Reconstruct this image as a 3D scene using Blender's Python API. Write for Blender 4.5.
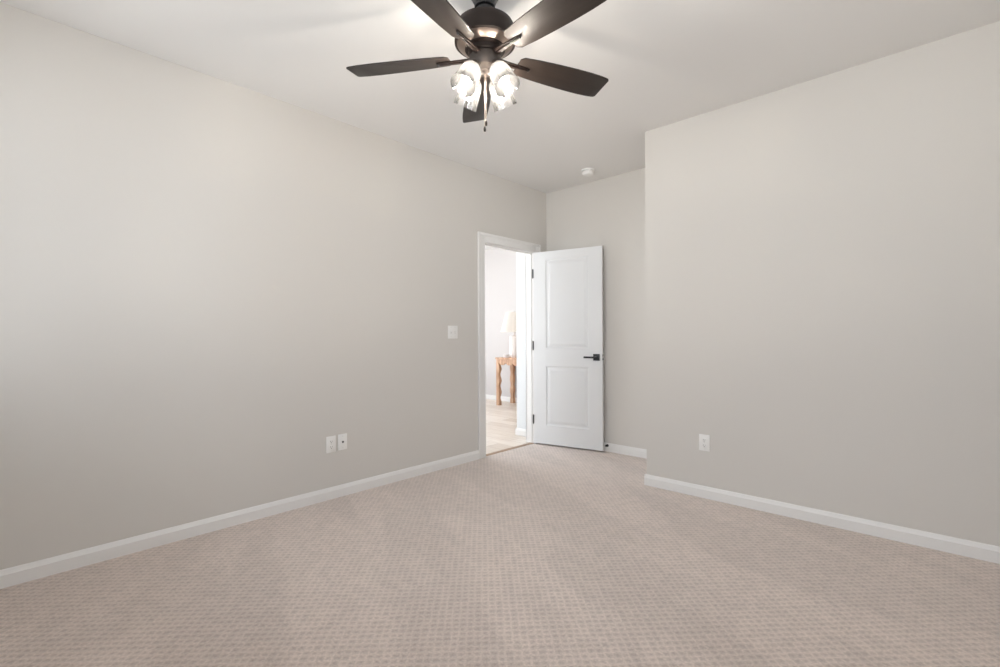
import bpy, bmesh, math, random
from mathutils import Vector, Matrix

# ------------------------------------------------------------------ clear
for o in list(bpy.data.objects):
    bpy.data.objects.remove(o)
scene = bpy.context.scene
COL = scene.collection
R = math.radians

# ------------------------------------------------------------------ camera (solved from the photograph's wall lines)
CAM_H = 1.167
FOC, YAW, ROLL = 478.08, 0.7493, -0.0054
cam_data = bpy.data.cameras.new('camera')
cam_data.sensor_width = 36.0
cam_data.lens = FOC / 1000.0 * 36.0
cam_data.shift_y = 2.07 / 1000.0
cam_data.clip_start = 0.02
cam = bpy.data.objects.new('camera', cam_data)
COL.objects.link(cam)
r0 = Vector((math.cos(YAW), math.sin(YAW), 0))
w0 = Vector((-math.sin(YAW), math.cos(YAW), 0))
u0 = Vector((0, 0, 1))
rx = r0 * math.cos(ROLL) + u0 * math.sin(ROLL)
ux = -r0 * math.sin(ROLL) + u0 * math.cos(ROLL)
cm = Matrix((rx, ux, -w0)).transposed().to_4x4()
cm.translation = Vector((0, 0, CAM_H))
cam.matrix_world = cm
scene.camera = cam

# ------------------------------------------------------------------ view, world, light
scene.view_settings.view_transform = 'Standard'
scene.view_settings.look = 'None'
scene.view_settings.gamma = 1.0
scene.view_settings.use_curve_mapping = False
scene.view_settings.exposure = 0.16
scene.cycles.use_denoising = True
scene.cycles.max_bounces = 16
scene.cycles.diffuse_bounces = 10
scene.cycles.transparent_max_bounces = 24
scene.cycles.sample_clamp_indirect = 8.0

SKY_STRENGTH = 7.6
BULB_STRENGTH = 740.0
LAMP_STRENGTH = 3.5

world = bpy.data.worlds.new('daylight_sky')
scene.world = world
world.use_nodes = True
nt = world.node_tree
nt.nodes.clear()
w_out = nt.nodes.new('ShaderNodeOutputWorld')
w_bg = nt.nodes.new('ShaderNodeBackground')
w_tc = nt.nodes.new('ShaderNodeTexCoord')
w_sep = nt.nodes.new('ShaderNodeSeparateXYZ')
w_ramp = nt.nodes.new('ShaderNodeValToRGB')
w_map = nt.nodes.new('ShaderNodeMapRange')
w_map.inputs['From Min'].default_value = -1
w_map.inputs['From Max'].default_value = 1
nt.links.new(w_tc.outputs['Generated'], w_sep.inputs[0])
nt.links.new(w_sep.outputs['Z'], w_map.inputs['Value'])
nt.links.new(w_map.outputs[0], w_ramp.inputs['Fac'])
cr = w_ramp.color_ramp
cr.elements[0].position = 0.0
cr.elements[0].color = (0.95, 0.98, 1.00, 1)      # ground outside
cr.elements[1].position = 1.0
cr.elements[1].color = (0.46, 0.55, 0.64, 1)       # zenith
e = cr.elements.new(0.49); e.color = (0.95, 0.99, 1.02, 1)
e = cr.elements.new(0.52); e.color = (0.60, 0.64, 0.69, 1)   # bright hazy horizon
nt.links.new(w_ramp.outputs['Color'], w_bg.inputs['Color'])
w_boost = nt.nodes.new('ShaderNodeMapRange')             # sky and ground brightened on the hall's window side, added for hall light
w_boost.interpolation_type = 'SMOOTHSTEP'
w_boost.inputs['From Min'].default_value = -0.55
w_boost.inputs['From Max'].default_value = -0.92
w_boost.inputs['To Min'].default_value = SKY_STRENGTH
w_boost.inputs['To Max'].default_value = SKY_STRENGTH * 1.5
nt.links.new(w_sep.outputs['X'], w_boost.inputs['Value'])
nt.links.new(w_boost.outputs[0], w_bg.inputs['Strength'])
nt.links.new(w_bg.outputs[0], w_out.inputs['Surface'])


def portal(name, loc, direction, sx, sy):
    """Marks a window opening for the sky's light (a portal gives off no light itself)."""
    l = bpy.data.lights.new(name, 'AREA')
    l.shape = 'RECTANGLE'
    l.size, l.size_y = sx, sy
    l.cycles.is_portal = True
    o = bpy.data.objects.new(name, l)
    COL.objects.link(o)
    o.location = loc
    o.rotation_euler = Vector(direction).to_track_quat('-Z', 'Y').to_euler()
    return o


# ------------------------------------------------------------------ dimensions
XL, XR = -3.2355, 0.46          # bedroom: left wall, wall beside the camera
YF, YR = -0.50, 3.4941          # wall behind the camera, right wall
XC, YB = -1.7006, 4.245         # corner of the alcove, its back wall
HC = 2.7432
WT = 0.12                       # wall thickness
HX0, HY0, HY1 = -8.2, -0.2, 6.28  # room beyond the door
STUB = -3.685                   # end of the short wall beyond the door
DY0, DY1, DZ = 3.262, 4.030, 2.060  # clear door opening
W1 = (-3.10, -1.92, 0.85, 2.50)  # window behind the camera, by the left wall (x0,x1,z0,z1)
W5 = (-1.42, 0.42, 0.85, 2.50)   # second window behind the camera
W2 = (0.60, 1.80, 0.85, 2.50)    # window in the wall beside the camera (y0,y1,z0,z1)
W3 = (1.2, 5.9, 0.15, 2.55)      # window of the far room, on its left wall (y)
W4 = (-7.4, -4.4, 0.10, 2.40)    # glass wall of the far room, on its near side (x)

portal('window_portal', ((W1[0] + W1[1]) / 2, YF - WT - 0.01, (W1[2] + W1[3]) / 2), (0, 1, 0), W1[1] - W1[0], W1[3] - W1[2])
portal('window_portal', ((W5[0] + W5[1]) / 2, YF - WT - 0.01, (W5[2] + W5[3]) / 2), (0, 1, 0), W5[1] - W5[0], W5[3] - W5[2])
portal('window_portal', (XR + WT + 0.01, (W2[0] + W2[1]) / 2, (W2[2] + W2[3]) / 2), (-1, 0, 0), W2[1] - W2[0], W2[3] - W2[2])
portal('window_portal', (HX0 - WT - 0.01, (W3[0] + W3[1]) / 2, (W3[2] + W3[3]) / 2), (1, 0, 0), W3[1] - W3[0], W3[3] - W3[2])
portal('window_portal', ((W4[0] + W4[1]) / 2, HY0 - WT - 0.01, (W4[2] + W4[3]) / 2), (0, 1, 0), W4[1] - W4[0], W4[3] - W4[2])


# ------------------------------------------------------------------ materials
def new_mat(name):
    m = bpy.data.materials.new(name)
    m.use_nodes = True
    n = m.node_tree
    return m, n, n.nodes['Principled BSDF'], n.nodes['Material Output']


def plain(name, col, rough=0.5, metal=0.0, spec=0.5, bump=0.0, bscale=300.0, coat=0.0):
    m, n, p, out = new_mat(name)
    p.inputs['Base Color'].default_value = (*col, 1)
    p.inputs['Roughness'].default_value = rough
    p.inputs['Metallic'].default_value = metal
    p.inputs['Specular IOR Level'].default_value = spec
    p.inputs['Coat Weight'].default_value = coat
    if bump:
        tc = n.nodes.new('ShaderNodeTexCoord')
        nz = n.nodes.new('ShaderNodeTexNoise')
        nz.inputs['Scale'].default_value = bscale
        nz.inputs['Detail'].default_value = 3
        b = n.nodes.new('ShaderNodeBump')
        b.inputs['Strength'].default_value = bump
        b.inputs['Distance'].default_value = 0.002
        n.links.new(tc.outputs['Object'], nz.inputs['Vector'])
        n.links.new(nz.outputs['Fac'], b.inputs['Height'])
        n.links.new(b.outputs[0], p.inputs['Normal'])
    return m


def emit(name, col, s, base=(0.9, 0.9, 0.9)):
    m, n, p, out = new_mat(name)
    p.inputs['Base Color'].default_value = (*base, 1)
    p.inputs['Emission Color'].default_value = (*col, 1)
    p.inputs['Emission Strength'].default_value = s
    return m


def thin_glass(name, tint=(1, 1, 1), seeded=False, lo=0.042, hi=0.009):
    m, n, p, out = new_mat(name)
    n.nodes.remove(p)
    tr = n.nodes.new('ShaderNodeBsdfTransparent')
    tr.inputs['Color'].default_value = (*tint, 1)
    gl = n.nodes.new('ShaderNodeBsdfGlossy')
    gl.inputs['Roughness'].default_value = 0.03
    fr = n.nodes.new('ShaderNodeFresnel')
    fr.inputs['IOR'].default_value = 1.45
    mx = n.nodes.new('ShaderNodeMixShader')
    n.links.new(fr.outputs[0], mx.inputs['Fac'])
    n.links.new(tr.outputs[0], mx.inputs[1])
    n.links.new(gl.outputs[0], mx.inputs[2])
    last = mx
    if seeded:                                   # tiny bubbles in the glass scatter some light
        tc = n.nodes.new('ShaderNodeTexCoord')
        vo = n.nodes.new('ShaderNodeTexVoronoi')
        vo.inputs['Scale'].default_value = 150
        rp = n.nodes.new('ShaderNodeMapRange')
        rp.inputs['From Min'].default_value = 0.10
        rp.inputs['From Max'].default_value = 0.45
        rp.inputs['To Min'].default_value = lo
        rp.inputs['To Max'].default_value = hi
        n.links.new(tc.outputs['Object'], vo.inputs['Vector'])
        n.links.new(vo.outputs['Distance'], rp.inputs['Value'])
        tl = n.nodes.new('ShaderNodeBsdfTranslucent')
        tl.inputs['Color'].default_value = (0.95, 0.95, 0.95, 1)
        df = n.nodes.new('ShaderNodeBsdfDiffuse')
        df.inputs['Color'].default_value = (0.95, 0.95, 0.95, 1)
        m1 = n.nodes.new('ShaderNodeMixShader')
        m1.inputs['Fac'].default_value = 0.3
        n.links.new(tl.outputs[0], m1.inputs[1])
        n.links.new(df.outputs[0], m1.inputs[2])
        m2 = n.nodes.new('ShaderNodeMixShader')
        n.links.new(rp.outputs[0], m2.inputs['Fac'])
        n.links.new(mx.outputs[0], m2.inputs[1])
        n.links.new(m1.outputs[0], m2.inputs[2])
        last = m2
    n.links.new(last.outputs[0], out.inputs['Surface'])
    return m


M = {}
M['wall'] = plain('greige wall paint', (0.625, 0.60, 0.565), 0.75, spec=0.25, bump=0.10, bscale=160)
M['wall_stub_daylit'] = plain('hall wall paint with painted daylight', (0.68, 0.70, 0.715), 0.6)  # same hall wall, the daylight falling on it put into the colour
M['wall_hall'] = plain('white wall paint', (0.572, 0.549, 0.543), 0.7, spec=0.25)
M['ceiling'] = plain('flat ceiling paint', (0.775, 0.765, 0.75), 0.9, spec=0.1, bump=0.08, bscale=120)
M['trim'] = plain('white trim enamel', (0.77, 0.758, 0.742), 0.35, spec=0.4)
M['door'] = plain('white door enamel', (0.71, 0.715, 0.718), 0.35, spec=0.4)
M['plastic'] = plain('white plastic', (0.80, 0.79, 0.77), 0.35)
M['grey_plastic'] = plain('light grey plastic', (0.62, 0.61, 0.59), 0.4)
M['slot'] = plain('dark slot', (0.10, 0.095, 0.09), 0.6)
M['black'] = plain('matte black metal', (0.012, 0.012, 0.013), 0.38, metal=0.0, spec=0.5)
M['bronze'] = plain('dark bronze metal', (0.012, 0.0072, 0.0055), 0.45, metal=0.0, spec=0.22)
M['bronze_light'] = plain('satin bronze metal', (0.040, 0.031, 0.026), 0.5, metal=0.3, spec=0.35)
M['bronze_plate'] = plain('polished bronze plate', (0.26, 0.21, 0.18), 0.36, metal=0.9)
M['bright'] = plain('brushed bright metal', (0.62, 0.56, 0.50), 0.28, metal=1.0)
M['steel'] = plain('satin steel', (0.55, 0.54, 0.52), 0.35, metal=1.0)
M['chain'] = plain('bright bead chain', (0.42, 0.35, 0.31), 0.35, metal=1.0)
M['rubber'] = plain('black rubber', (0.015, 0.015, 0.015), 0.7)
M['glass'] = thin_glass('window glass')
M['seeded'] = thin_glass('seeded glass', seeded=True)
M['bulb_glass'] = thin_glass('lightly frosted bulb glass', seeded=True, lo=0.16, hi=0.10)
M['bulb'] = emit('glowing bulb', (1.0, 0.905, 0.79), BULB_STRENGTH)
M['lamp_bulb'] = emit('glowing table lamp bulb', (1.0, 0.88, 0.74), LAMP_STRENGTH)
M['ceramic'] = plain('white glazed ceramic', (0.78, 0.74, 0.72), 0.25)


def shade_mat():
    m, n, p, out = new_mat('white lampshade linen')
    p.inputs['Base Color'].default_value = (0.86, 0.83, 0.79, 1)
    p.inputs['Roughness'].default_value = 0.9
    tl = n.nodes.new('ShaderNodeBsdfTranslucent')
    tl.inputs['Color'].default_value = (0.92, 0.89, 0.85, 1)
    mx = n.nodes.new('ShaderNodeMixShader')
    mx.inputs['Fac'].default_value = 0.4
    n.links.new(p.outputs[0], mx.inputs[1])
    n.links.new(tl.outputs[0], mx.inputs[2])
    n.links.new(mx.outputs[0], out.inputs['Surface'])
    return m


M['linen'] = shade_mat()


def math_node(n, op, a, b=None, clamp=False):
    x = n.nodes.new('ShaderNodeMath')
    x.operation = op
    x.use_clamp = clamp
    for i, v in enumerate((a, b)):
        if v is None:
            continue
        if isinstance(v, (int, float)):
            x.inputs[i].default_value = v
        else:
            n.links.new(v, x.inputs[i])
    return x.outputs[0]


def carpet_mat():
    """Low loop carpet woven in a small lattice, with swept vacuum tracks in the pile."""
    m, n, p, out = new_mat('beige patterned loop carpet')
    tc = n.nodes.new('ShaderNodeTexCoord')
    sp = n.nodes.new('ShaderNodeSeparateXYZ')
    wob = n.nodes.new('ShaderNodeTexNoise')
    wob.inputs['Scale'].default_value = 34
    n.links.new(tc.outputs['Object'], wob.inputs['Vector'])
    wv = n.nodes.new('ShaderNodeVectorMath'); wv.operation = 'SCALE'
    wv.inputs['Scale'].default_value = 0.013
    n.links.new(wob.outputs['Color'], wv.inputs[0])
    ad = n.nodes.new('ShaderNodeVectorMath'); ad.operation = 'ADD'
    n.links.new(tc.outputs['Object'], ad.inputs[0])
    n.links.new(wv.outputs[0], ad.inputs[1])
    # the pits of the weave sit on a lattice lying diagonally to the walls
    D = 0.0300
    k = math.pi / D
    rt = n.nodes.new('ShaderNodeVectorRotate'); rt.rotation_type = 'Z_AXIS'
    rt.inputs['Angle'].default_value = R(-45)
    n.links.new(ad.outputs[0], rt.inputs['Vector'])
    n.links.new(rt.outputs[0], sp.inputs[0])
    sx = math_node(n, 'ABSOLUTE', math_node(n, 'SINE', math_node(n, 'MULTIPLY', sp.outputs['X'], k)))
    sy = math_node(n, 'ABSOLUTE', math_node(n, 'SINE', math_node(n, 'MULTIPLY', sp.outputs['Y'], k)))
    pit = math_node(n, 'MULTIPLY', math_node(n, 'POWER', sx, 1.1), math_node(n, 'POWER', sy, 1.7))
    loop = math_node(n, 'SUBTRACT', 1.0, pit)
    fib = n.nodes.new('ShaderNodeTexNoise')
    fib.inputs['Scale'].default_value = 420
    fib.inputs['Detail'].default_value = 2
    n.links.new(tc.outputs['Object'], fib.inputs['Vector'])
    # every tuft of yarn has its own slight tone
    cell = n.nodes.new('ShaderNodeVectorMath'); cell.operation = 'SCALE'
    cell.inputs['Scale'].default_value = 1 / D
    n.links.new(rt.outputs[0], cell.inputs[0])
    flo = n.nodes.new('ShaderNodeVectorMath'); flo.operation = 'FLOOR'
    n.links.new(cell.outputs[0], flo.inputs[0])
    wn = n.nodes.new('ShaderNodeTexWhiteNoise'); wn.noise_dimensions = '2D'
    n.links.new(flo.outputs[0], wn.inputs['Vector'])
    yr = n.nodes.new('ShaderNodeTexNoise')
    yr.inputs['Scale'].default_value = 130
    yr.inputs['Detail'].default_value = 1
    n.links.new(tc.outputs['Object'], yr.inputs['Vector'])
    tone = math_node(n, 'ADD', math_node(n, 'MULTIPLY', wn.outputs['Value'], 0.14), math_node(n, 'MULTIPLY', yr.outputs['Fac'], 0.60))
    tone = math_node(n, 'ADD', tone, 0.63)
    h = math_node(n, 'ADD', loop, math_node(n, 'MULTIPLY', fib.outputs['Fac'], 0.35))
    bp = n.nodes.new('ShaderNodeBump')
    bp.inputs['Strength'].default_value = 0.6
    bp.inputs['Distance'].default_value = 0.0035
    n.links.new(h, bp.inputs['Height'])
    n.links.new(bp.outputs[0], p.inputs['Normal'])
    # swept tracks: soft patches stretched across the room's diagonal
    mp = n.nodes.new('ShaderNodeMapping')
    mp.inputs['Scale'].default_value = (0.55, 2.3, 1)
    vr = n.nodes.new('ShaderNodeVectorRotate'); vr.rotation_type = 'Z_AXIS'
    vr.inputs['Angle'].default_value = R(22)
    n.links.new(tc.outputs['Object'], vr.inputs['Vector'])
    n.links.new(vr.outputs[0], mp.inputs['Vector'])
    sw = n.nodes.new('ShaderNodeTexNoise')
    sw.inputs['Scale'].default_value = 1.3
    sw.inputs['Detail'].default_value = 1.5
    sw.inputs['Distortion'].default_value = 0.5
    n.links.new(mp.outputs[0], sw.inputs['Vector'])
    swr = n.nodes.new('ShaderNodeMapRange')
    swr.inputs['From Min'].default_value = 0.45
    swr.inputs['From Max'].default_value = 0.555
    swr.inputs['To Min'].default_value = 0.955
    swr.inputs['To Max'].default_value = 1.045
    n.links.new(sw.outputs['Fac'], swr.inputs['Value'])
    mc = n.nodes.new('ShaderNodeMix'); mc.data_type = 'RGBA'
    mc.inputs['A'].default_value = (0.455, 0.373, 0.325, 1)     # recessed yarn, shade of the pits put into its colour
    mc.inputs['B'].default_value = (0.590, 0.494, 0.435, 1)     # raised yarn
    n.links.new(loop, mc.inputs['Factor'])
    vm = n.nodes.new('ShaderNodeVectorMath'); vm.operation = 'SCALE'
    n.links.new(mc.outputs['Result'], vm.inputs[0])
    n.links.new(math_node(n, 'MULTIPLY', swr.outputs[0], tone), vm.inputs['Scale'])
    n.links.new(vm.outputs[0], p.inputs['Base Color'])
    p.inputs['Roughness'].default_value = 0.95
    p.inputs['Specular IOR Level'].default_value = 0.1
    p.inputs['Sheen Weight'].default_value = 0.35
    p.inputs['Sheen Roughness'].default_value = 0.6
    return m


def plank_mat(name, c1, c2, scale=(1, 1, 1), rot=0, rough=0.35, seams=True, spec=0.5):
    m, n, p, out = new_mat(name)
    tc = n.nodes.new('ShaderNodeTexCoord')
    mp = n.nodes.new('ShaderNodeMapping')
    mp.inputs['Rotation'].default_value = (0, 0, rot)
    n.links.new(tc.outputs['Object'], mp.inputs['Vector'])
    st = n.nodes.new('ShaderNodeMapping')
    st.inputs['Scale'].default_value = scale
    n.links.new(mp.outputs[0], st.inputs['Vector'])
    nz = n.nodes.new('ShaderNodeTexNoise')
    nz.inputs['Scale'].default_value = 4
    nz.inputs['Detail'].default_value = 5
    nz.inputs['Distortion'].default_value = 0.6
    n.links.new(st.outputs[0], nz.inputs['Vector'])
    rp = n.nodes.new('ShaderNodeValToRGB')
    rp.color_ramp.elements[0].position = 0.3
    rp.color_ramp.elements[0].color = (*c1, 1)
    rp.color_ramp.elements[1].position = 0.7
    rp.color_ramp.elements[1].color = (*c2, 1)
    n.links.new(nz.outputs['Fac'], rp.inputs['Fac'])
    last = rp.outputs['Color']
    if seams:
        br = n.nodes.new('ShaderNodeTexBrick')
        br.offset = 0.37
        br.inputs['Scale'].default_value = 1.0
        br.inputs['Brick Width'].default_value = 1.5
        br.inputs['Row Height'].default_value = 0.18
        br.inputs['Mortar Size'].default_value = 0.002
        br.inputs['Color1'].default_value = (1.0, 1.0, 1.0, 1)
        br.inputs['Color2'].default_value = (0.80, 0.76, 0.72, 1)
        br.inputs['Mortar'].default_value = (0.55, 0.48, 0.42, 1)
        n.links.new(mp.outputs[0], br.inputs['Vector'])
        mu = n.nodes.new('ShaderNodeMix'); mu.data_type = 'RGBA'; mu.blend_type = 'MULTIPLY'
        mu.inputs['Factor'].default_value = 1.0
        n.links.new(last, mu.inputs['A'])
        n.links.new(br.outputs['Color'], mu.inputs['B'])
        last = mu.outputs['Result']
    n.links.new(last, p.inputs['Base Color'])
    p.inputs['Roughness'].default_value = rough
    p.inputs['Specular IOR Level'].default_value = spec
    return m


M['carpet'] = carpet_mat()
M['oak'] = plank_mat('pale oak planks', (0.72, 0.64, 0.56), (0.84, 0.78, 0.71), scale=(1, 8, 1), rot=0, rough=0.33)
M['threshold'] = plank_mat('oak threshold strip', (0.30, 0.19, 0.11), (0.42, 0.28, 0.17), scale=(10, 1, 4), rough=0.4, seams=False)
M['pine'] = plank_mat('weathered pine', (0.38, 0.20, 0.11), (0.64, 0.41, 0.26), scale=(6, 6, 1.2), rough=0.55, seams=False)
M['blade'] = plank_mat('dark walnut fan blade', (0.0165, 0.0115, 0.009), (0.024, 0.017, 0.0135), scale=(1, 14, 4), rough=0.43, seams=False, spec=0.36)


# ------------------------------------------------------------------ mesh helpers
def add_box(bm, a, b, bevel=0.0, seg=2):
    """axis-aligned box between corners a and b"""
    a, b = Vector(a), Vector(b)
    lo = Vector([min(a[i], b[i]) for i in range(3)])
    hi = Vector([max(a[i], b[i]) for i in range(3)])
    r = bmesh.ops.create_cube(bm, size=1.0)
    vs = r['verts']
    c, s = (lo + hi) / 2, hi - lo
    for v in vs:
        v.co = Vector((c[i] + v.co[i] * s[i] for i in range(3)))
    if bevel > 0:
        es = list({ed for v in vs for ed in v.link_edges})
        bmesh.ops.bevel(bm, geom=es, offset=bevel, segments=seg, profile=0.5, affect='EDGES')


def add_lathe(bm, prof, seg=40, mat4=None, close=False):
    """revolve profile [(r, z)...] round the z axis; r=0 makes a pole"""
    mat4 = mat4 or Matrix.Identity(4)
    rings = []
    for r, z in prof:
        if r < 1e-6:
            rings.append([bm.verts.new(mat4 @ Vector((0, 0, z)))])
        else:
            rings.append([bm.verts.new(mat4 @ Vector((r * math.cos(2 * math.pi * i / seg), r * math.sin(2 * math.pi * i / seg), z))) for i in range(seg)])
    pairs = list(zip(rings[:-1], rings[1:]))
    if close:
        pairs.append((rings[-1], rings[0]))
    for A, B in pairs:
        for i in range(seg):
            j = (i + 1) % seg
            if len(A) == 1 and len(B) == 1:
                continue
            if len(A) == 1:
                bm.faces.new((A[0], B[j], B[i]))
            elif len(B) == 1:
                bm.faces.new((A[i], A[j], B[0]))
            else:
                bm.faces.new((A[i], A[j], B[j], B[i]))


def add_tube(bm, pts, rad, seg=10):
    """round bar along a polyline, capped"""
    pts = [Vector(p) for p in pts]
    rings = []
    for i, p in enumerate(pts):
        d = (pts[min(i + 1, len(pts) - 1)] - pts[max(i - 1, 0)]).normalized()
        u = d.orthogonal().normalized() if i == 0 else (u - d * u.dot(d)).normalized()
        v = d.cross(u)
        rr = rad[i] if isinstance(rad, (list, tuple)) else rad
        rings.append([bm.verts.new(p + (u * math.cos(2 * math.pi * k / seg) + v * math.sin(2 * math.pi * k / seg)) * rr) for k in range(seg)])
    for A, B in zip(rings[:-1], rings[1:]):
        for i in range(seg):
            j = (i + 1) % seg
            bm.faces.new((A[i], A[j], B[j], B[i]))
    bm.faces.new(rings[0][::-1])
    bm.faces.new(rings[-1])


def add_prism(bm, outline, thick, mat4=None, bevel=0.0):
    """outline [(x, y)...] extruded from z=0 to z=thick, then placed by mat4"""
    mat4 = mat4 or Matrix.Identity(4)
    n0 = set(bm.verts)
    A = [bm.verts.new((x, y, 0)) for x, y in outline]
    B = [bm.verts.new((x, y, thick)) for x, y in outline]
    n = len(outline)
    bot = bm.faces.new(A[::-1]); top = bm.faces.new(B)
    for i in range(n):
        j = (i + 1) % n
        bm.faces.new((A[i], A[j], B[j], B[i]))
    if bevel > 0:
        es = list({ed for f in (bot, top) for ed in f.edges})
        bmesh.ops.bevel(bm, geom=es, offset=bevel, segments=2, profile=0.5, affect='EDGES')
    for v in bm.verts:
        if v not in n0:
            v.co = mat4 @ v.co


def add_sphere(bm, c, r, u=16, v=10, sc=(1, 1, 1)):
    ret = bmesh.ops.create_uvsphere(bm, u_segments=u, v_segments=v, radius=r)
    for vt in ret['verts']:
        vt.co = Vector((c[0] + vt.co.x * sc[0], c[1] + vt.co.y * sc[1], c[2] + vt.co.z * sc[2]))


def link_mesh(name, bm, mat, parent=None, smooth=True, angle=35):
    bmesh.ops.recalc_face_normals(bm, faces=bm.faces[:])
    me = bpy.data.meshes.new(name)
    bm.to_mesh(me)
    bm.free()
    me.materials.append(M[mat])
    if smooth:
        for pl in me.polygons:
            pl.use_smooth = True
        try:
            me.set_sharp_from_angle(angle=R(angle))
        except Exception:
            pass
    o = bpy.data.objects.new(name, me)
    COL.objects.link(o)
    if parent:
        o.parent = parent
    return o


def tag(o, label=None, cat=None, group=None, kind=None):
    if label: o['label'] = label
    if cat: o['category'] = cat
    if group: o['group'] = group
    if kind: o['kind'] = kind
    return o


def thing(name, loc, label, cat, group=None, rotz=0.0, kind=None):
    o = bpy.data.objects.new(name, None)
    o.empty_display_size = 0.05
    COL.objects.link(o)
    o.location = loc
    o.rotation_euler = (0, 0, rotz)
    return tag(o, label, cat, group, kind)


def struct(name, bm, mat, label, cat, smooth=False):
    return tag(link_mesh(name, bm, mat, None, smooth), label, cat, None, 'structure')


def boxes(*bs):
    bm = bmesh.new()
    for b in bs:
        add_box(bm, *b)
    return bm


def wall_with_holes(axis, c0, c1, u0_, u1_, holes, z0=0.0, z1=HC):
    """a wall slab between c0..c1 across its thickness, running u0..u1, with rectangular openings (ua,ub,za,zb)"""
    bm = bmesh.new()

    def bx(ua, ub, za, zb):
        if ub - ua < 1e-6 or zb - za < 1e-6:
            return
        if axis == 'x':
            add_box(bm, (c0, ua, za), (c1, ub, zb))
        else:
            add_box(bm, (ua, c0, za), (ub, c1, zb))
    cur = u0_
    for ua, ub, za, zb in sorted(holes):
        bx(cur, ua, z0, z1)
        bx(ua, ub, z0, za)
        bx(ua, ub, zb, z1)
        cur = ub
    bx(cur, u1_, z0, z1)
    return bm


# ------------------------------------------------------------------ the room
FT = 0.10
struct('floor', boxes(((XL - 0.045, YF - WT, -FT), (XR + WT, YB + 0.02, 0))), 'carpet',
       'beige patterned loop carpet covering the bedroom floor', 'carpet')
struct('floor_hall', boxes(((HX0 - WT, HY0 - WT, -FT), (XL - 0.045, HY1 + WT, -0.004))), 'oak',
       'pale wood plank floor beyond the open doorway', 'floor')
struct('ceiling', boxes(((XL - WT, YF - WT, HC), (XR + WT, YB + WT, HC + 0.1))), 'ceiling',
       'smooth off-white bedroom ceiling', 'ceiling')
struct('ceiling_hall', boxes(((HX0 - WT, HY0 - WT, HC), (XL - WT, HY1 + WT, HC + 0.1))), 'ceiling',
       'white ceiling of the room beyond the door', 'ceiling')
JT = 0.020                                   # door jamb thickness
struct('wall_left', wall_with_holes('x', XL - WT, XL, YF - WT, YB, [(DY0 - JT, DY1 + JT, 0, DZ + JT)]), 'wall',
       'long greige left wall holding the open doorway', 'wall')
struct('wall_right', boxes(((XC, YR, 0), (XR + WT, YR + WT, HC)), ((XC, YR + WT, 0), (XC + WT, YB, HC))), 'wall',
       'greige right wall ending at the outside corner of the alcove', 'wall')
struct('wall_back', boxes(((XL - WT, YB, 0), (XC + WT, YB + WT, HC))), 'wall',
       'short greige alcove wall behind the open door', 'wall')
struct('wall_front', wall_with_holes('y', YF - WT, YF, XL, XR + WT, [W1, W5]), 'wall',
       'greige window wall behind the viewer', 'wall')
struct('wall_near', wall_with_holes('x', XR, XR + WT, YF, YR, [W2]), 'wall',
       'greige window wall beside the viewer', 'wall')
# the room beyond the door
struct('wall_hall_stub', boxes(((STUB, YB, 0), (XL - WT, YB + WT, HC))), 'wall_stub_daylit',
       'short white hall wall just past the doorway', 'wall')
struct('wall_hall_back', boxes(((HX0, HY1, 0), (STUB + WT, HY1 + WT, HC))), 'wall_hall',
       'white far wall of the hall behind the table lamp', 'wall')
struct('wall_hall_left', wall_with_holes('x', HX0 - WT, HX0, HY0 - WT, HY1 + WT, [W3]), 'wall_hall',
       'white window wall at the far end of the hall', 'wall')
struct('wall_hall_front', wall_with_holes('y', HY0 - WT, HY0, HX0, XL - WT, [W4]), 'wall_hall',
       'white glazed wall on the near side of the hall', 'wall')
struct('wall_hall_right', boxes(((STUB, YB + WT, 0), (STUB + WT, HY1, HC))), 'wall_hall',
       'white hall wall running back from the wall corner past the doorway', 'wall')


# windows (behind the viewer and in the far room): frame, sashes, muntin rail, pane, sill
def window(name, axis, c, out, u0_, u1_, z0, z1, label):
    """c = room face of the wall; out = direction (+1/-1) towards outdoors along the wall's normal axis"""
    t = thing(name, ((u0_ + u1_) / 2 if axis == 'y' else c, c if axis == 'y' else (u0_ + u1_) / 2, z0), label, 'window', kind='structure')
    L0 = t.location.copy()

    def bx(bm, ua, ub, za, zb, da, db, bev=0.002):
        a = Vector((ua, c + out * da, za)) if axis == 'y' else Vector((c + out * da, ua, za))
        b = Vector((ub, c + out * db, zb)) if axis == 'y' else Vector((c + out * db, ub, zb))
        add_box(bm, a - L0, b - L0, bev)
    f = 0.05
    bm = bmesh.new()
    bx(bm, u0_ + .001, u0_ + f, z0 + .001, z1 - .001, 0.03, 0.11); bx(bm, u1_ - f, u1_ - .001, z0 + .001, z1 - .001, 0.03, 0.11)
    bx(bm, u0_ + f, u1_ - f, z0 + .001, z0 + f, 0.03, 0.11); bx(bm, u0_ + f, u1_ - f, z1 - f, z1 - .001, 0.03, 0.11)
    link_mesh('window_frame', bm, 'trim', t)
    um, zm = (u0_ + u1_) / 2, (z0 + z1) / 2
    bm = bmesh.new()
    bx(bm, um - .03, um + .03, z0 + f, z1 - f, 0.04, 0.10)
    link_mesh('mullion', bm, 'trim', t)
    for ua, ub in ((u0_ + f, um - .03), (um + .03, u1_ - f)):
        bm = bmesh.new()
        bx(bm, ua, ub, zm - .02, zm + .02, 0.045, 0.095)
        s = link_mesh('sash', bm, 'trim', t)
        bm = bmesh.new()
        bx(bm, ua, ub, z0 + f, zm - .02, 0.066, 0.070, 0); bx(bm, ua, ub, zm + .02, z1 - f, 0.076, 0.080, 0)
        link_mesh('pane', bm, 'glass', s)
    bm = bmesh.new()
    bx(bm, u0_ - .06, u1_ + .06, z0 - .022, z0 - .001, -0.05, 0.0, 0.004)
    link_mesh('window_sill', bm, 'trim', t)
    return t


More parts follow.
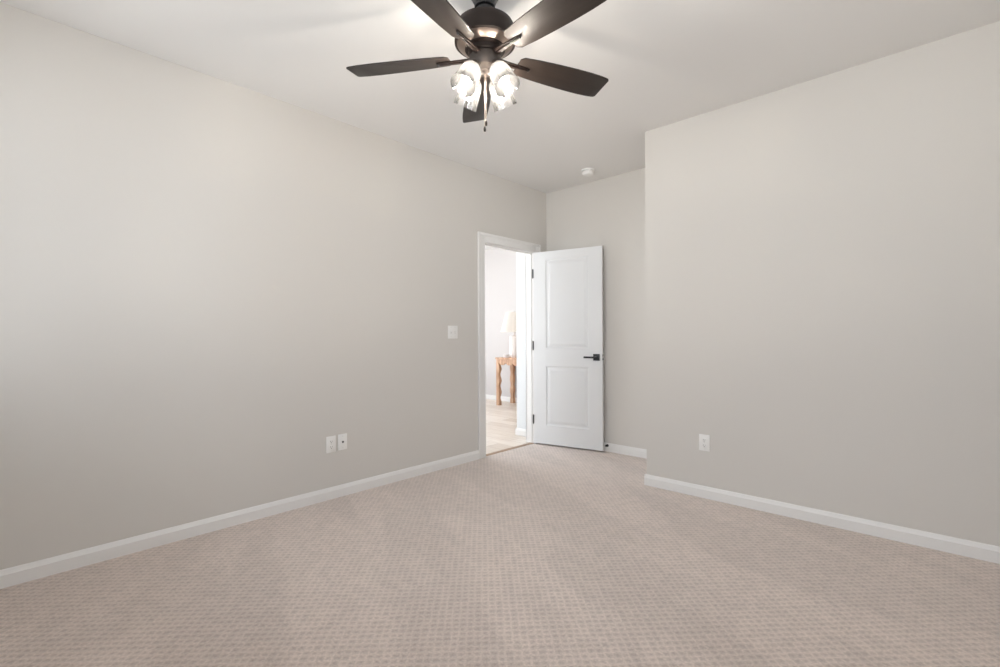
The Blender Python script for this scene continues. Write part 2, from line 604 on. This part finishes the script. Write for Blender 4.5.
window('window_1', 'y', YF, -1, *W1, 'white framed window behind the viewer, next to the left wall')
window('window_5', 'y', YF, -1, *W5, 'white framed window right behind the viewer')
window('window_2', 'x', XR, 1, *W2, 'white framed window in the wall beside the viewer')
window('window_3', 'x', HX0, -1, *W3, 'large window at the far end of the hall')
window('window_4', 'y', HY0, -1, *W4, 'wide glazed opening on the near side of the hall')

# baseboards: profiled boards (flat face, eased top)
BH, BT = 0.084, 0.014
BPROF = [(0.0, 0.0), (BT, 0.0), (BT, BH - 0.024), (BT * 0.86, BH - 0.021), (BT * 0.50, BH - 0.004), (BT * 0.30, BH), (0.0, BH)]


def baseboard(name, p0, p1, normal, label):
    """board along p0->p1 on the floor; normal = direction into the room"""
    p0, p1, nn = Vector((*p0, 0)), Vector((*p1, 0)), Vector((*normal, 0))
    bm = bmesh.new()
    ends = []
    for p in (p0, p1):
        ends.append([bm.verts.new(p + nn * d + Vector((0, 0, z))) for d, z in BPROF])
    n = len(BPROF)
    for i in range(n):
        j = (i + 1) % n
        bm.faces.new((ends[0][i], ends[0][j], ends[1][j], ends[1][i]))
    bm.faces.new(ends[0]); bm.faces.new(ends[1][::-1])
    return struct(name, bm, 'trim', label, 'baseboard')


CW = 0.088                                   # casing width
baseboard('baseboard_left', (XL, YF + BT), (XL, DY0 - CW + 0.004), (1, 0), 'white baseboard along the long left wall')
baseboard('baseboard_left', (XL, DY1 + CW), (XL, YB - BT), (1, 0), 'white baseboard stub between door casing and alcove wall')
baseboard('baseboard_back', (XL, YB), (XC, YB), (0, -1), 'white baseboard on the alcove wall behind the door')
baseboard('baseboard_right', (XC - BT, YR), (XR, YR), (0, -1), 'white baseboard along the right wall')
baseboard('baseboard_alcove', (XC, YR), (XC, YB - BT), (-1, 0), 'white baseboard on the alcove side of the wall corner')
baseboard('baseboard_front', (XL, YF), (XR, YF), (0, 1), 'white baseboard under the window behind the viewer')
baseboard('baseboard_near', (XR, YF + BT), (XR, YR - BT), (-1, 0), 'white baseboard under the window beside the viewer')
baseboard('baseboard_hall', (HX0, HY1), (STUB, HY1), (0, -1), 'white baseboard on the far hall wall behind the table')
baseboard('baseboard_hall', (STUB - BT, YB), (XL - WT - 0.02, YB), (0, -1), 'white baseboard on the hall wall just past the doorway')
baseboard('baseboard_hall', (STUB, YB), (STUB, HY1 - BT), (-1, 0), 'white baseboard round the hall wall corner')


# door casing (room side and hall side), jamb lining with stop, threshold
def casing(x, out, name, label):
    """stepped casing round the opening; out = +1 into the bedroom, -1 into the hall"""
    bm = bmesh.new()
    rv = 0.005
    for wa, wb, th in ((0.0, CW, 0.012), (CW - 0.026, CW, 0.019), (0.0, 0.010, 0.015)):
        ia, ib = rv + wa - 0.0, rv + wb - 0.0
        x1 = x + out * th
        add_box(bm, (x, DY0 - ib, 0), (x1, DY0 - ia, DZ + ib), 0.0025)
        add_box(bm, (x, DY1 + ia, 0), (x1, DY1 + ib, DZ + ib), 0.0025)
        add_box(bm, (x, DY0 - ia + .0005, DZ + ia), (x1, DY1 + ia - .0005, DZ + ib), 0.0025)
    return struct(name, bm, 'trim', label, 'door casing', True)


casing(XL, 1, 'trim_1', 'white casing framing the open doorway on the bedroom side')
casing(XL - WT, -1, 'trim_2', 'white casing framing the doorway on the hall side')
bm = bmesh.new()
xa, xb = XL - WT, XL
add_box(bm, (xa, DY0 - JT, 0), (xb, DY0, DZ)); add_box(bm, (xa, DY1, 0), (xb, DY1 + JT, DZ)); add_box(bm, (xa, DY0 - JT, DZ), (xb, DY1 + JT, DZ + JT))
sa, sb = XL - 0.075, XL - 0.040                # door stop strip
add_box(bm, (sa, DY0, 0), (sb, DY0 + 0.011, DZ), 0.002); add_box(bm, (sa, DY1 - 0.011, 0), (sb, DY1, DZ), 0.002); add_box(bm, (sa, DY0, DZ - 0.011), (sb, DY1, DZ), 0.002)
struct('trim_3', bm, 'trim', 'white jamb lining inside the doorway', 'door jamb')
bm = bmesh.new()
add_prism(bm, [(-0.030, 0.0), (0.030, 0.0), (0.022, 0.008), (-0.022, 0.008)], DY1 - DY0,
          Matrix.Translation((XL - 0.045, DY1, -0.004)) @ Matrix.Rotation(R(90), 4, 'X'))
struct('trim_4', bm, 'threshold', 'brown wood threshold strip where carpet meets plank floor', 'threshold')
bm = bmesh.new()
add_box(bm, (XL - 0.036, DY0, 0.91), (XL - 0.008, DY0 + 0.0022, 0.98), 0.001)
add_box(bm, (XL - 0.008, DY0, 0.925), (XL + 0.0, DY0 + 0.0035, 0.965), 0.001)
tag(link_mesh('strike_plate', bm, 'black'), 'small black strike plate on the latch side of the door jamb', 'strike plate')


# ------------------------------------------------------------------ the door
DWID, DTH, DZ0, DZ1 = 0.761, 0.035, 0.016, 2.054
door = thing('door_1', (XL + 0.002, DY1 - 0.022, 0), 'white two-panel interior door standing open against the alcove wall', 'door', rotz=R(11.8), kind='structure')
STILE = 0.142
PANELS = [(0.215, 0.842), (1.032, 1.966)]


def door_leaf():
    """slab in local x (hinge->latch), y 0..DTH (face towards the viewer at y=0), moulded panels on both faces"""
    bm = bmesh.new()
    loops = [(0.0, 0.0), (0.007, 0.0085), (0.018, 0.0105), (0.026, 0.0085), (0.044, 0.0026), (0.052, 0.0018)]
    for face in (0, 1):
        def P(x, z, d):
            return (x, d if face == 0 else DTH - d, z)
        xs = [0, STILE, DWID - STILE, DWID]
        zs = [DZ0, PANELS[0][0], PANELS[0][1], PANELS[1][0], PANELS[1][1], DZ1]
        g = [[bm.verts.new(P(x, z, 0)) for z in zs] for x in xs]
        for i in range(3):
            for k in range(5):
                if i == 1 and k in (1, 3):
                    continue
                bm.faces.new((g[i][k], g[i + 1][k], g[i + 1][k + 1], g[i][k + 1]))
        for k in (1, 3):
            prev = [g[1][k], g[2][k], g[2][k + 1], g[1][k + 1]]
            x0, x1, z0, z1 = xs[1], xs[2], zs[k], zs[k + 1]
            for ins, d in loops[1:]:
                cur = [bm.verts.new(P(x, z, d)) for x, z in ((x0 + ins, z0 + ins), (x1 - ins, z0 + ins), (x1 - ins, z1 - ins), (x0 + ins, z1 - ins))]
                for i in range(4):
                    j = (i + 1) % 4
                    bm.faces.new((prev[i], prev[j], cur[j], cur[i]))
                prev = cur
            bm.faces.new(prev)
        if face == 0:
            front = g
        else:
            back = g
    for side in ('x0', 'x1', 'z0', 'z1'):
        if side[0] == 'x':
            i = 0 if side == 'x0' else 3
            a, b = front[i], back[i]
        else:
            k = 0 if side == 'z0' else 5
            a, b = [front[i][k] for i in range(4)], [back[i][k] for i in range(4)]
        for q in range(len(a) - 1):
            bm.faces.new((a[q], a[q + 1], b[q + 1], b[q]))
    return bm


leaf = link_mesh('door_panel', door_leaf(), 'door', door, smooth=False)
for z in (0.268, 1.058, 1.828):                 # three black hinges: knuckle barrel and leaf
    bm = bmesh.new()
    add_tube(bm, [(-0.006, -0.004, z - 0.045), (-0.006, -0.004, z + 0.045)], 0.0065, 12)
    add_tube(bm, [(-0.006, -0.004, z - 0.050), (-0.006, -0.004, z + 0.050)], 0.0045, 10)
    add_box(bm, (-0.0022, -0.003, z - 0.045), (-0.0002, 0.028, z + 0.045))
    link_mesh('hinge', bm, 'black', door)['label'] = 'black hinge'
HXL, HZ = 0.702, 0.945
bm = bmesh.new()
add_box(bm, (HXL - 0.033, -0.009, HZ - 0.033), (HXL + 0.033, -0.0002, HZ + 0.033), 0.002)
h = link_mesh('door_handle', bm, 'black', door)
h['label'] = 'black lever handle on a square rose'
bm = bmesh.new()
add_tube(bm, [(HXL, -0.009, HZ), (HXL, -0.050, HZ)], 0.0095, 14)
add_box(bm, (HXL - 0.118, -0.056, HZ - 0.009), (HXL + 0.012, -0.044, HZ + 0.009), 0.003)
link_mesh('lever', bm, 'black', h)
bm = bmesh.new()
add_box(bm, (DWID + 0.0002, 0.006, HZ - 0.028), (DWID + 0.0016, 0.029, HZ + 0.028), 0.0005)
lp = link_mesh('latch_plate', bm, 'black', door)
bm = bmesh.new()
add_prism(bm, [(0.0, 0.010), (0.011, 0.012), (0.003, 0.025), (0.0, 0.025)], 0.020, Matrix.Translation((DWID + 0.0016, 0, HZ - 0.010)), 0.001)
link_mesh('latch_bolt', bm, 'steel', lp)

# spring door stop on the alcove baseboard, rubber tip against the door
stop = thing('door_stop', (-2.475, YB - BT, 0.062), 'small black door stop on the baseboard behind the open door', 'door stop')
bm = bmesh.new()
add_lathe(bm, [(0, 0), (0.013, 0), (0.013, 0.005), (0.005, 0.008), (0.0045, 0.022), (0, 0.022)], 16, Matrix.Rotation(R(90), 4, 'X'))
link_mesh('rod', bm, 'black', stop)
bm = bmesh.new()
add_lathe(bm, [(0, 0.020), (0.008, 0.020), (0.0095, 0.024), (0.0095, 0.030), (0.006, 0.034), (0, 0.034)], 16, Matrix.Rotation(R(90), 4, 'X'))
link_mesh('rubber_tip', bm, 'rubber', stop)


# ------------------------------------------------------------------ wall plates
def plate(name, loc, rotz, w, h_, label, cat, group=None):
    """cover plate in local x (width), z (height), thickness towards -y (into the room)"""
    t = thing(name, loc, label, cat, group, rotz)
    bm = bmesh.new()
    add_box(bm, (-w / 2, -0.006, -h_ / 2), (w / 2, -0.0002, h_ / 2), 0.0022, 2)
    link_mesh('cover_plate', bm, 'plastic', t)
    return t


def screws(t, pts):
    for x, z in pts:
        bm = bmesh.new()
        add_lathe(bm, [(0, -0.0002), (0.0032, -0.0002), (0.0028, 0.0012), (0, 0.0014)], 12, Matrix.Translation((x, -0.006, z)) @ Matrix.Rotation(R(90), 4, 'X'))
        link_mesh('screw', bm, 'grey_plastic', t)


def receptacle(t, z):
    bm = bmesh.new()
    ol = []
    for i in range(24):
        a = 2 * math.pi * i / 24
        ol.append((max(-0.0168, min(0.0168, 0.0195 * math.cos(a))), max(-0.0142, min(0.0142, 0.0185 * math.sin(a)))))
    add_prism(bm, ol, 0.0016, Matrix.Translation((0, -0.006, z)) @ Matrix.Rotation(R(90), 4, 'X'), 0.0004)
    rc = link_mesh('receptacle', bm, 'plastic', t)
    bm = bmesh.new()
    add_box(bm, (-0.0075, -0.0081, z - 0.002), (-0.0052, -0.0074, z + 0.0075)); add_box(bm, (0.0052, -0.0081, z - 0.001), (0.0075, -0.0074, z + 0.0065))
    add_lathe(bm, [(0, 0), (0.0028, 0), (0.0028, 0.0006), (0, 0.0006)], 12, Matrix.Translation((0, -0.0075, z - 0.0075)) @ Matrix.Rotation(R(90), 4, 'X'))
    link_mesh('slots', bm, 'slot', rc)


LW = R(90)                                      # local -y -> +x : faces the room from the left wall
sw = plate('light_switch', (XL, 2.853, 1.200), LW, 0.114, 0.116, 'white two-gang switch plate on the left wall beside the doorway', 'light switch')
for x, up in ((-0.023, -1), (0.023, 1)):
    bm = bmesh.new()
    add_box(bm, (x - 0.0055, -0.0072, -0.0125), (x + 0.0055, -0.0058, 0.0125), 0.0006)
    s = link_mesh('switch_slot', bm, 'grey_plastic', sw)
    bm = bmesh.new()
    add_prism(bm, [(-0.0042, 0), (0.0042, 0), (0.0034, 0.016), (-0.0034, 0.016)], 0.007,
              Matrix.Translation((x, -0.0065, 0.0035 if up < 0 else -0.0035)) @ Matrix.Rotation(R(90 - up * 28), 4, 'X') @ Matrix.Translation((0, 0, -0.0035))
              @ Matrix.Rotation(R(0), 4, 'X'), 0.0008)
    link_mesh('toggle', bm, 'plastic', s)
screws(sw, [(-0.023, 0.042), (0.023, 0.042), (-0.023, -0.042), (0.023, -0.042)])

o1 = plate('wall_outlet', (XL, 1.686, 0.392), LW, 0.072, 0.117, 'white duplex outlet low on the left wall, beside the cable jack plate', 'outlet', 'duplex wall outlets')
receptacle(o1, 0.0195); receptacle(o1, -0.0195); screws(o1, [(0, 0)])
o2 = plate('cable_jack', (XL, 1.776, 0.395), LW, 0.070, 0.115, 'white cable jack plate with a dark central connector, low on the left wall', 'wall jack')
bm = bmesh.new()
add_lathe(bm, [(0, 0), (0.0075, 0), (0.0075, 0.003), (0.0048, 0.003), (0.0048, 0.009), (0.003, 0.009), (0.003, 0.004), (0, 0.004)], 20,
          Matrix.Translation((0, -0.006, 0)) @ Matrix.Rotation(R(90), 4, 'X'))
link_mesh('connector', bm, 'slot', o2)['label'] = 'dark threaded connector'
screws(o2, [(0, 0.042), (0, -0.042)])
o3 = plate('wall_outlet', (-1.260, YR, 0.394), 0.0, 0.073, 0.116, 'white duplex outlet low on the right wall near its corner', 'outlet', 'duplex wall outlets')
receptacle(o3, 0.0195); receptacle(o3, -0.0195); screws(o3, [(0, 0)])

# ------------------------------------------------------------------ smoke detector
sd = thing('smoke_detector', (-2.490, 3.922, HC), 'round white smoke detector on the ceiling of the alcove', 'smoke detector')
bm = bmesh.new()
add_lathe(bm, [(0, -0.0002), (0.063, -0.0002), (0.063, -0.010), (0.060, -0.013), (0, -0.013)], 48)
link_mesh('mounting_base', bm, 'plastic', sd)
bm = bmesh.new()
add_lathe(bm, [(0, -0.013), (0.044, -0.013), (0.044, -0.018), (0.054, -0.019), (0.054, -0.032), (0.046, -0.047), (0.032, -0.052), (0, -0.053)], 48)
link_mesh('cover', bm, 'plastic', sd)
bm = bmesh.new()
add_lathe(bm, [(0, -0.0532), (0.0085, -0.0532), (0.0085, -0.0550), (0, -0.0552)], 20, Matrix.Translation((0.012, 0.0, 0.001)))
link_mesh('test_button', bm, 'plastic', sd)

# ------------------------------------------------------------------ ceiling fan
FX, FY = -1.533, 1.558
fan = thing('ceiling_fan', (FX, FY, HC), 'dark bronze five-blade ceiling fan with four glass lamp shades lit', 'ceiling fan')
Z = lambda z: z - HC                            # heights inside the fan are given above the floor
bm = bmesh.new()
add_lathe(bm, [(0, Z(2.743)), (0.068, Z(2.743)), (0.070, Z(2.735)), (0.066, Z(2.715)), (0.052, Z(2.690)), (0.047, Z(2.672)), (0.047, Z(2.664)), (0, Z(2.664))], 48)
link_mesh('canopy', bm, 'black', fan)
bm = bmesh.new()
add_lathe(bm, [(0, Z(2.668)), (0.030, Z(2.668)), (0.046, Z(2.650)), (0.046, Z(2.618)), (0.034, Z(2.600)), (0, Z(2.600))], 40)
link_mesh('downrod_coupling', bm, 'black', fan)
bm = bmesh.new()
add_lathe(bm, [(0, Z(2.606)), (0.050, Z(2.606)), (0.098, Z(2.598)), (0.128, Z(2.583)), (0.136, Z(2.568)), (0.138, Z(2.552)), (0.139, Z(2.505)), (0.1385, Z(2.498)),
               (0.133, Z(2.494)), (0.128, Z(2.495)), (0, Z(2.495))], 64)
hs = link_mesh('motor_housing', bm, 'bronze', fan)
bm = bmesh.new()
add_lathe(bm, [(0, Z(2.497)), (0.129, Z(2.497)), (0.122, Z(2.489)), (0.100, Z(2.478)), (0.090, Z(2.474)), (0, Z(2.474))], 64)
link_mesh('lower_plate', bm, 'bronze_plate', hs)
bm = bmesh.new()
add_lathe(bm, [(0, Z(2.476)), (0.092, Z(2.476)), (0.092, Z(2.470)), (0.078, Z(2.468)), (0.076, Z(2.450)), (0.070, Z(2.444)), (0, Z(2.444))], 56)
link_mesh('flywheel', bm, 'bronze', fan)
bm = bmesh.new()
add_lathe(bm, [(0, Z(2.446)), (0.060, Z(2.446)), (0.071, Z(2.440)), (0.073, Z(2.428)), (0.072, Z(2.396)), (0.064, Z(2.382)), (0.046, Z(2.374)), (0.030, Z(2.371)),
               (0.024, Z(2.364)), (0.010, Z(2.360)), (0, Z(2.359))], 48)
kit = link_mesh('switch_housing', bm, 'bronze_light', fan)

PHASE = 140.4
PITCH = R(12)
BZ = 2.437


def blade_outline():
    top = [(0.165, 0.040), (0.182, 0.056), (0.26, 0.0635), (0.36, 0.0695), (0.46, 0.0735), (0.54, 0.0745), (0.60, 0.0725), (0.640, 0.069), (0.650, 0.066), (0.656, 0.058)]
    bot = [(x, -y) for x, y in top][::-1]
    return top + bot


for k in range(5):
    a = R(PHASE + 72 * k)
    # leading (counter-clockwise) edge lower
    base = Matrix.Translation((0, 0, Z(BZ))) @ Matrix.Rotation(a, 4, 'Z') @ Matrix.Rotation(-PITCH, 4, 'X')
    bm = bmesh.new()
    add_prism(bm, blade_outline(), 0.006, None, 0.0012)
    bl = link_mesh('blade', bm, 'blade', fan)
    bl.matrix_local = base
    bm = bmesh.new()                            # blade iron: arm from the flywheel, tongue along the blade's underside
    add_prism(bm, [(0.145, -0.013), (0.170, -0.010), (0.216, -0.0065), (0.230, -0.005), (0.233, 0.0), (0.230, 0.005), (0.216, 0.0065), (0.170, 0.010), (0.145, 0.013),
                   (0.110, 0.014), (0.080, 0.018), (0.062, 0.018), (0.062, -0.018), (0.080, -0.018), (0.110, -0.014)], 0.007, Matrix.Translation((0, 0, -0.0074)), 0.0015)
    add_prism(bm, [(0.060, -0.006), (0.216, -0.004), (0.216, 0.004), (0.060, 0.006)], 0.008, Matrix.Translation((0, 0, -0.0150)), 0.002)
    iron = link_mesh('blade_iron', bm, 'bronze', bl)
    for sx_, dz in ((0.180, 0.0), (0.222, 0.006)):
        bm = bmesh.new()
        add_lathe(bm, [(0, -0.0078), (0.0055, -0.0078), (0.005, -0.0100 - dz), (0, -0.0110 - dz)], 12, Matrix.Translation((sx_, 0, 0)))
        link_mesh('bolt', bm, 'black', bl)

TILT = R(31)
for k in range(4):                              # four arms with seeded glass shades and glowing bulbs
    a = R(-0.5 + 90 * k)
    base = (Matrix.Translation((0.060 * math.cos(a), 0.060 * math.sin(a), Z(2.386))) @ Matrix.Rotation(a, 4, 'Z')
            @ Matrix.Rotation(-TILT, 4, 'Y') @ Matrix.Rotation(R(180), 4, 'X'))
    # local +z runs down and outwards along the shade's axis
    bm = bmesh.new()
    add_lathe(bm, [(0, -0.018), (0.012, -0.018), (0.016, -0.004), (0.024, 0.004), (0.027, 0.014), (0.027, 0.024), (0.020, 0.028), (0.017, 0.046), (0, 0.046)], 28)
    so = link_mesh('lamp_socket', bm, 'bronze_light', fan)
    so.matrix_local = base
    bm = bmesh.new()
    outer = [(0.022, 0.020), (0.030, 0.023), (0.040, 0.033), (0.046, 0.047), (0.049, 0.070), (0.052, 0.105), (0.056, 0.142), (0.058, 0.152)]
    inner = [(r_ - 0.0024, z_ + (0.001 if i_ < 2 else 0)) for i_, (r_, z_) in enumerate(outer)][::-1]
    add_lathe(bm, outer + inner, 48, None, True)
    gs = link_mesh('lamp_shade', bm, 'seeded', so)
    gs['label'] = 'clear seeded glass shade'
    bm = bmesh.new()
    add_lathe(bm, [(0, 0.044), (0.013, 0.044), (0.014, 0.054), (0.020, 0.068), (0.0255, 0.084), (0.028, 0.096), (0.025, 0.108), (0.017, 0.117), (0.008, 0.1215), (0, 0.122)], 24)
    bu = link_mesh('bulb', bm, 'bulb_glass', so)
    bu['label'] = 'glowing light bulb'
    bm = bmesh.new()
    add_lathe(bm, [(0, 0.062), (0.005, 0.064), (0.0085, 0.072), (0.0085, 0.102), (0.005, 0.108), (0, 0.110)], 16)
    link_mesh('filament', bm, 'bulb', bu)

cr_ = Vector((math.cos(YAW), math.sin(YAW), 0))
for off, zlow, dz in ((0.003, 2.130, 0.0), (-0.003, 2.104, 0.0)):
    px, py = (cr_ * off).x, (cr_ * off).y
    bm = bmesh.new()
    z = 2.358
    while z > zlow + 0.018:
        add_sphere(bm, (px, py, Z(z)), 0.0015, 8, 6)
        z -= 0.0046
    add_tube(bm, [(px, py, Z(2.361)), (px, py, Z(zlow + 0.015))], 0.0011, 6)
    ch = link_mesh('pull_chain', bm, 'chain', fan)
    bm = bmesh.new()
    add_lathe(bm, [(0, Z(zlow + 0.020)), (0.0035, Z(zlow + 0.019)), (0.0055, Z(zlow + 0.010)), (0.006, Z(zlow + 0.002)), (0.0045, Z(zlow - 0.004)), (0, Z(zlow - 0.005))], 14,
              Matrix.Translation((px, py, 0)))
    link_mesh('fob', bm, 'bronze', ch)

# ------------------------------------------------------------------ console table and lamp in the room beyond
TX0, TX1, TY0, TY1, TH = -5.535, -4.35, 5.850, 6.262, 0.800
tab = thing('console_table', ((TX0 + TX1) / 2, (TY0 + TY1) / 2, -0.004), 'rustic wooden console table with wavy legs against the far hall wall', 'table')
L0 = tab.location.copy()


def loc(x, y, z):
    return Vector((x, y, z)) - L0


bm = bmesh.new()
a_, b_ = loc(TX0 - 0.012, TY0 - 0.012, TH - 0.030), loc(TX1 + 0.012, TY1, TH)
add_box(bm, a_, b_, 0.004)
link_mesh('tabletop', bm, 'pine', tab)


def scallop(x0, x1, ztop, depth, n):
    pts = [(x0, ztop), (x0, ztop - depth * 1.35)]
    N = 14 * n
    for i in range(N + 1):
        f = i / N
        x = x0 + 0.01 + (x1 - x0 - 0.02) * f
        zz = ztop - depth * (0.72 + 0.42 * abs(math.sin(math.pi * n * f)))
        pts.append((x, zz))
    pts += [(x1, ztop - depth * 1.35), (x1, ztop)]
    return pts


LGW = 0.068
bm = bmesh.new()                                 # front and rear aprons with scalloped lower edge
for y in (TY0 + 0.005, TY1 - 0.033):
    add_prism(bm, [(x - L0.x, z - L0.z) for x, z in scallop(TX0 + LGW * .6, TX1 - LGW * .6, TH - 0.030, 0.085, 7)], 0.028, Matrix.Translation((0, y + 0.028 - L0.y, 0)) @ Matrix.Rotation(R(90), 4, 'X'), 0.002)
for x in (TX0 + 0.004, TX1 - 0.032):
    add_prism(bm, [(y - L0.y, z - L0.z) for y, z in scallop(TY0 + LGW * .5, TY1 - LGW * .5, TH - 0.030, 0.075, 2)], 0.028,
              Matrix.Translation((x - L0.x, 0, 0)) @ Matrix(((0, 0, 1, 0), (1, 0, 0, 0), (0, 1, 0, 0), (0, 0, 0, 1))), 0.002)
link_mesh('apron', bm, 'pine', tab)
for lx, sx_ in ((TX0, 1), (TX1, -1)):
    for ly, sy_ in ((TY0, 1), (TY1, -1)):
        bm = bmesh.new()
        rings = []
        N = 60
        zt = TH - 0.030 + 0.004
        for i in range(N + 1):                   # square leg whose inner edges wave in and out
            z = zt * i / N
            f = z / zt
            wv = LGW * (0.86 + 0.11 * math.sin(f * math.pi * 8.0 + 0.6)) if 0.07 < f < 0.95 else LGW * (0.92 if f <= 0.07 else 1.0)
            w = wv
            rings.append([bm.verts.new(loc(lx + sx_ * dx, ly + sy_ * dy, z - 0.004)) for dx, dy in ((0, 0), (w, 0), (w, w), (0, w))])
        for A, B in zip(rings[:-1], rings[1:]):
            for i in range(4):
                j = (i + 1) % 4
                bm.faces.new((A[i], A[j], B[j], B[i]))
        bm.faces.new(rings[0][::-1]); bm.faces.new(rings[-1])
        link_mesh('leg', bm, 'pine', tab)

lamp = thing('table_lamp', (-5.284, 6.03, TH), 'white table lamp with a tapered shade standing on the wooden hall table', 'lamp')
bm = bmesh.new()
add_lathe(bm, [(0, 0.001), (0.055, 0.001), (0.058, 0.012), (0.072, 0.030), (0.076, 0.060), (0.076, 0.330), (0.070, 0.352), (0.040, 0.364), (0.014, 0.368), (0.010, 0.440), (0, 0.440)], 40)
link_mesh('lamp_base', bm, 'ceramic', lamp)
bm = bmesh.new()
so_ = [(0.234, 0.425), (0.134, 0.758)]
add_lathe(bm, so_ + [(r_ - 0.003, z_) for r_, z_ in so_][::-1], 56, None, True)
sh = link_mesh('lamp_shade', bm, 'linen', lamp)
bm = bmesh.new()                                 # spider ring and harp carrying the shade
for i in range(3):
    an = 2 * math.pi * i / 3
    add_tube(bm, [(0, 0, 0.752), (0.130 * math.cos(an), 0.130 * math.sin(an), 0.752)], 0.002, 6)
add_tube(bm, [(0.0, 0, 0.44), (0.045, 0, 0.50), (0.055, 0, 0.62), (0.03, 0, 0.72), (0, 0, 0.752), (-0.03, 0, 0.72), (-0.055, 0, 0.62), (-0.045, 0, 0.50), (0, 0, 0.44)], 0.002, 6)
link_mesh('harp', bm, 'steel', lamp)
bm = bmesh.new()
add_lathe(bm, [(0, 0.752), (0.006, 0.752), (0.004, 0.765), (0.009, 0.778), (0.006, 0.790), (0, 0.794)], 16)
link_mesh('finial', bm, 'steel', lamp)
bm = bmesh.new()
add_sphere(bm, (0, 0, 0.545), 0.032, 20, 14, (1, 1, 1.2))
add_lathe(bm, [(0, 0.44), (0.014, 0.44), (0.014, 0.515), (0, 0.515)], 16)
link_mesh('bulb', bm, 'lamp_bulb', lamp)['label'] = 'glowing lamp bulb'

# small white dish-like box on the table beside the lamp
tb = thing('trinket_box', (-5.385, 5.935, TH), 'small white lidded box on the wooden hall table in front of the lamp', 'box')
bm = bmesh.new()
add_box(bm, (-0.035, -0.035, 0.0005), (0.035, 0.035, 0.035), 0.004)
link_mesh('box_body', bm, 'ceramic', tb)
bm = bmesh.new()
add_box(bm, (-0.038, -0.038, 0.0355), (0.038, 0.038, 0.050), 0.005)
link_mesh('box_lid', bm, 'ceramic', tb)
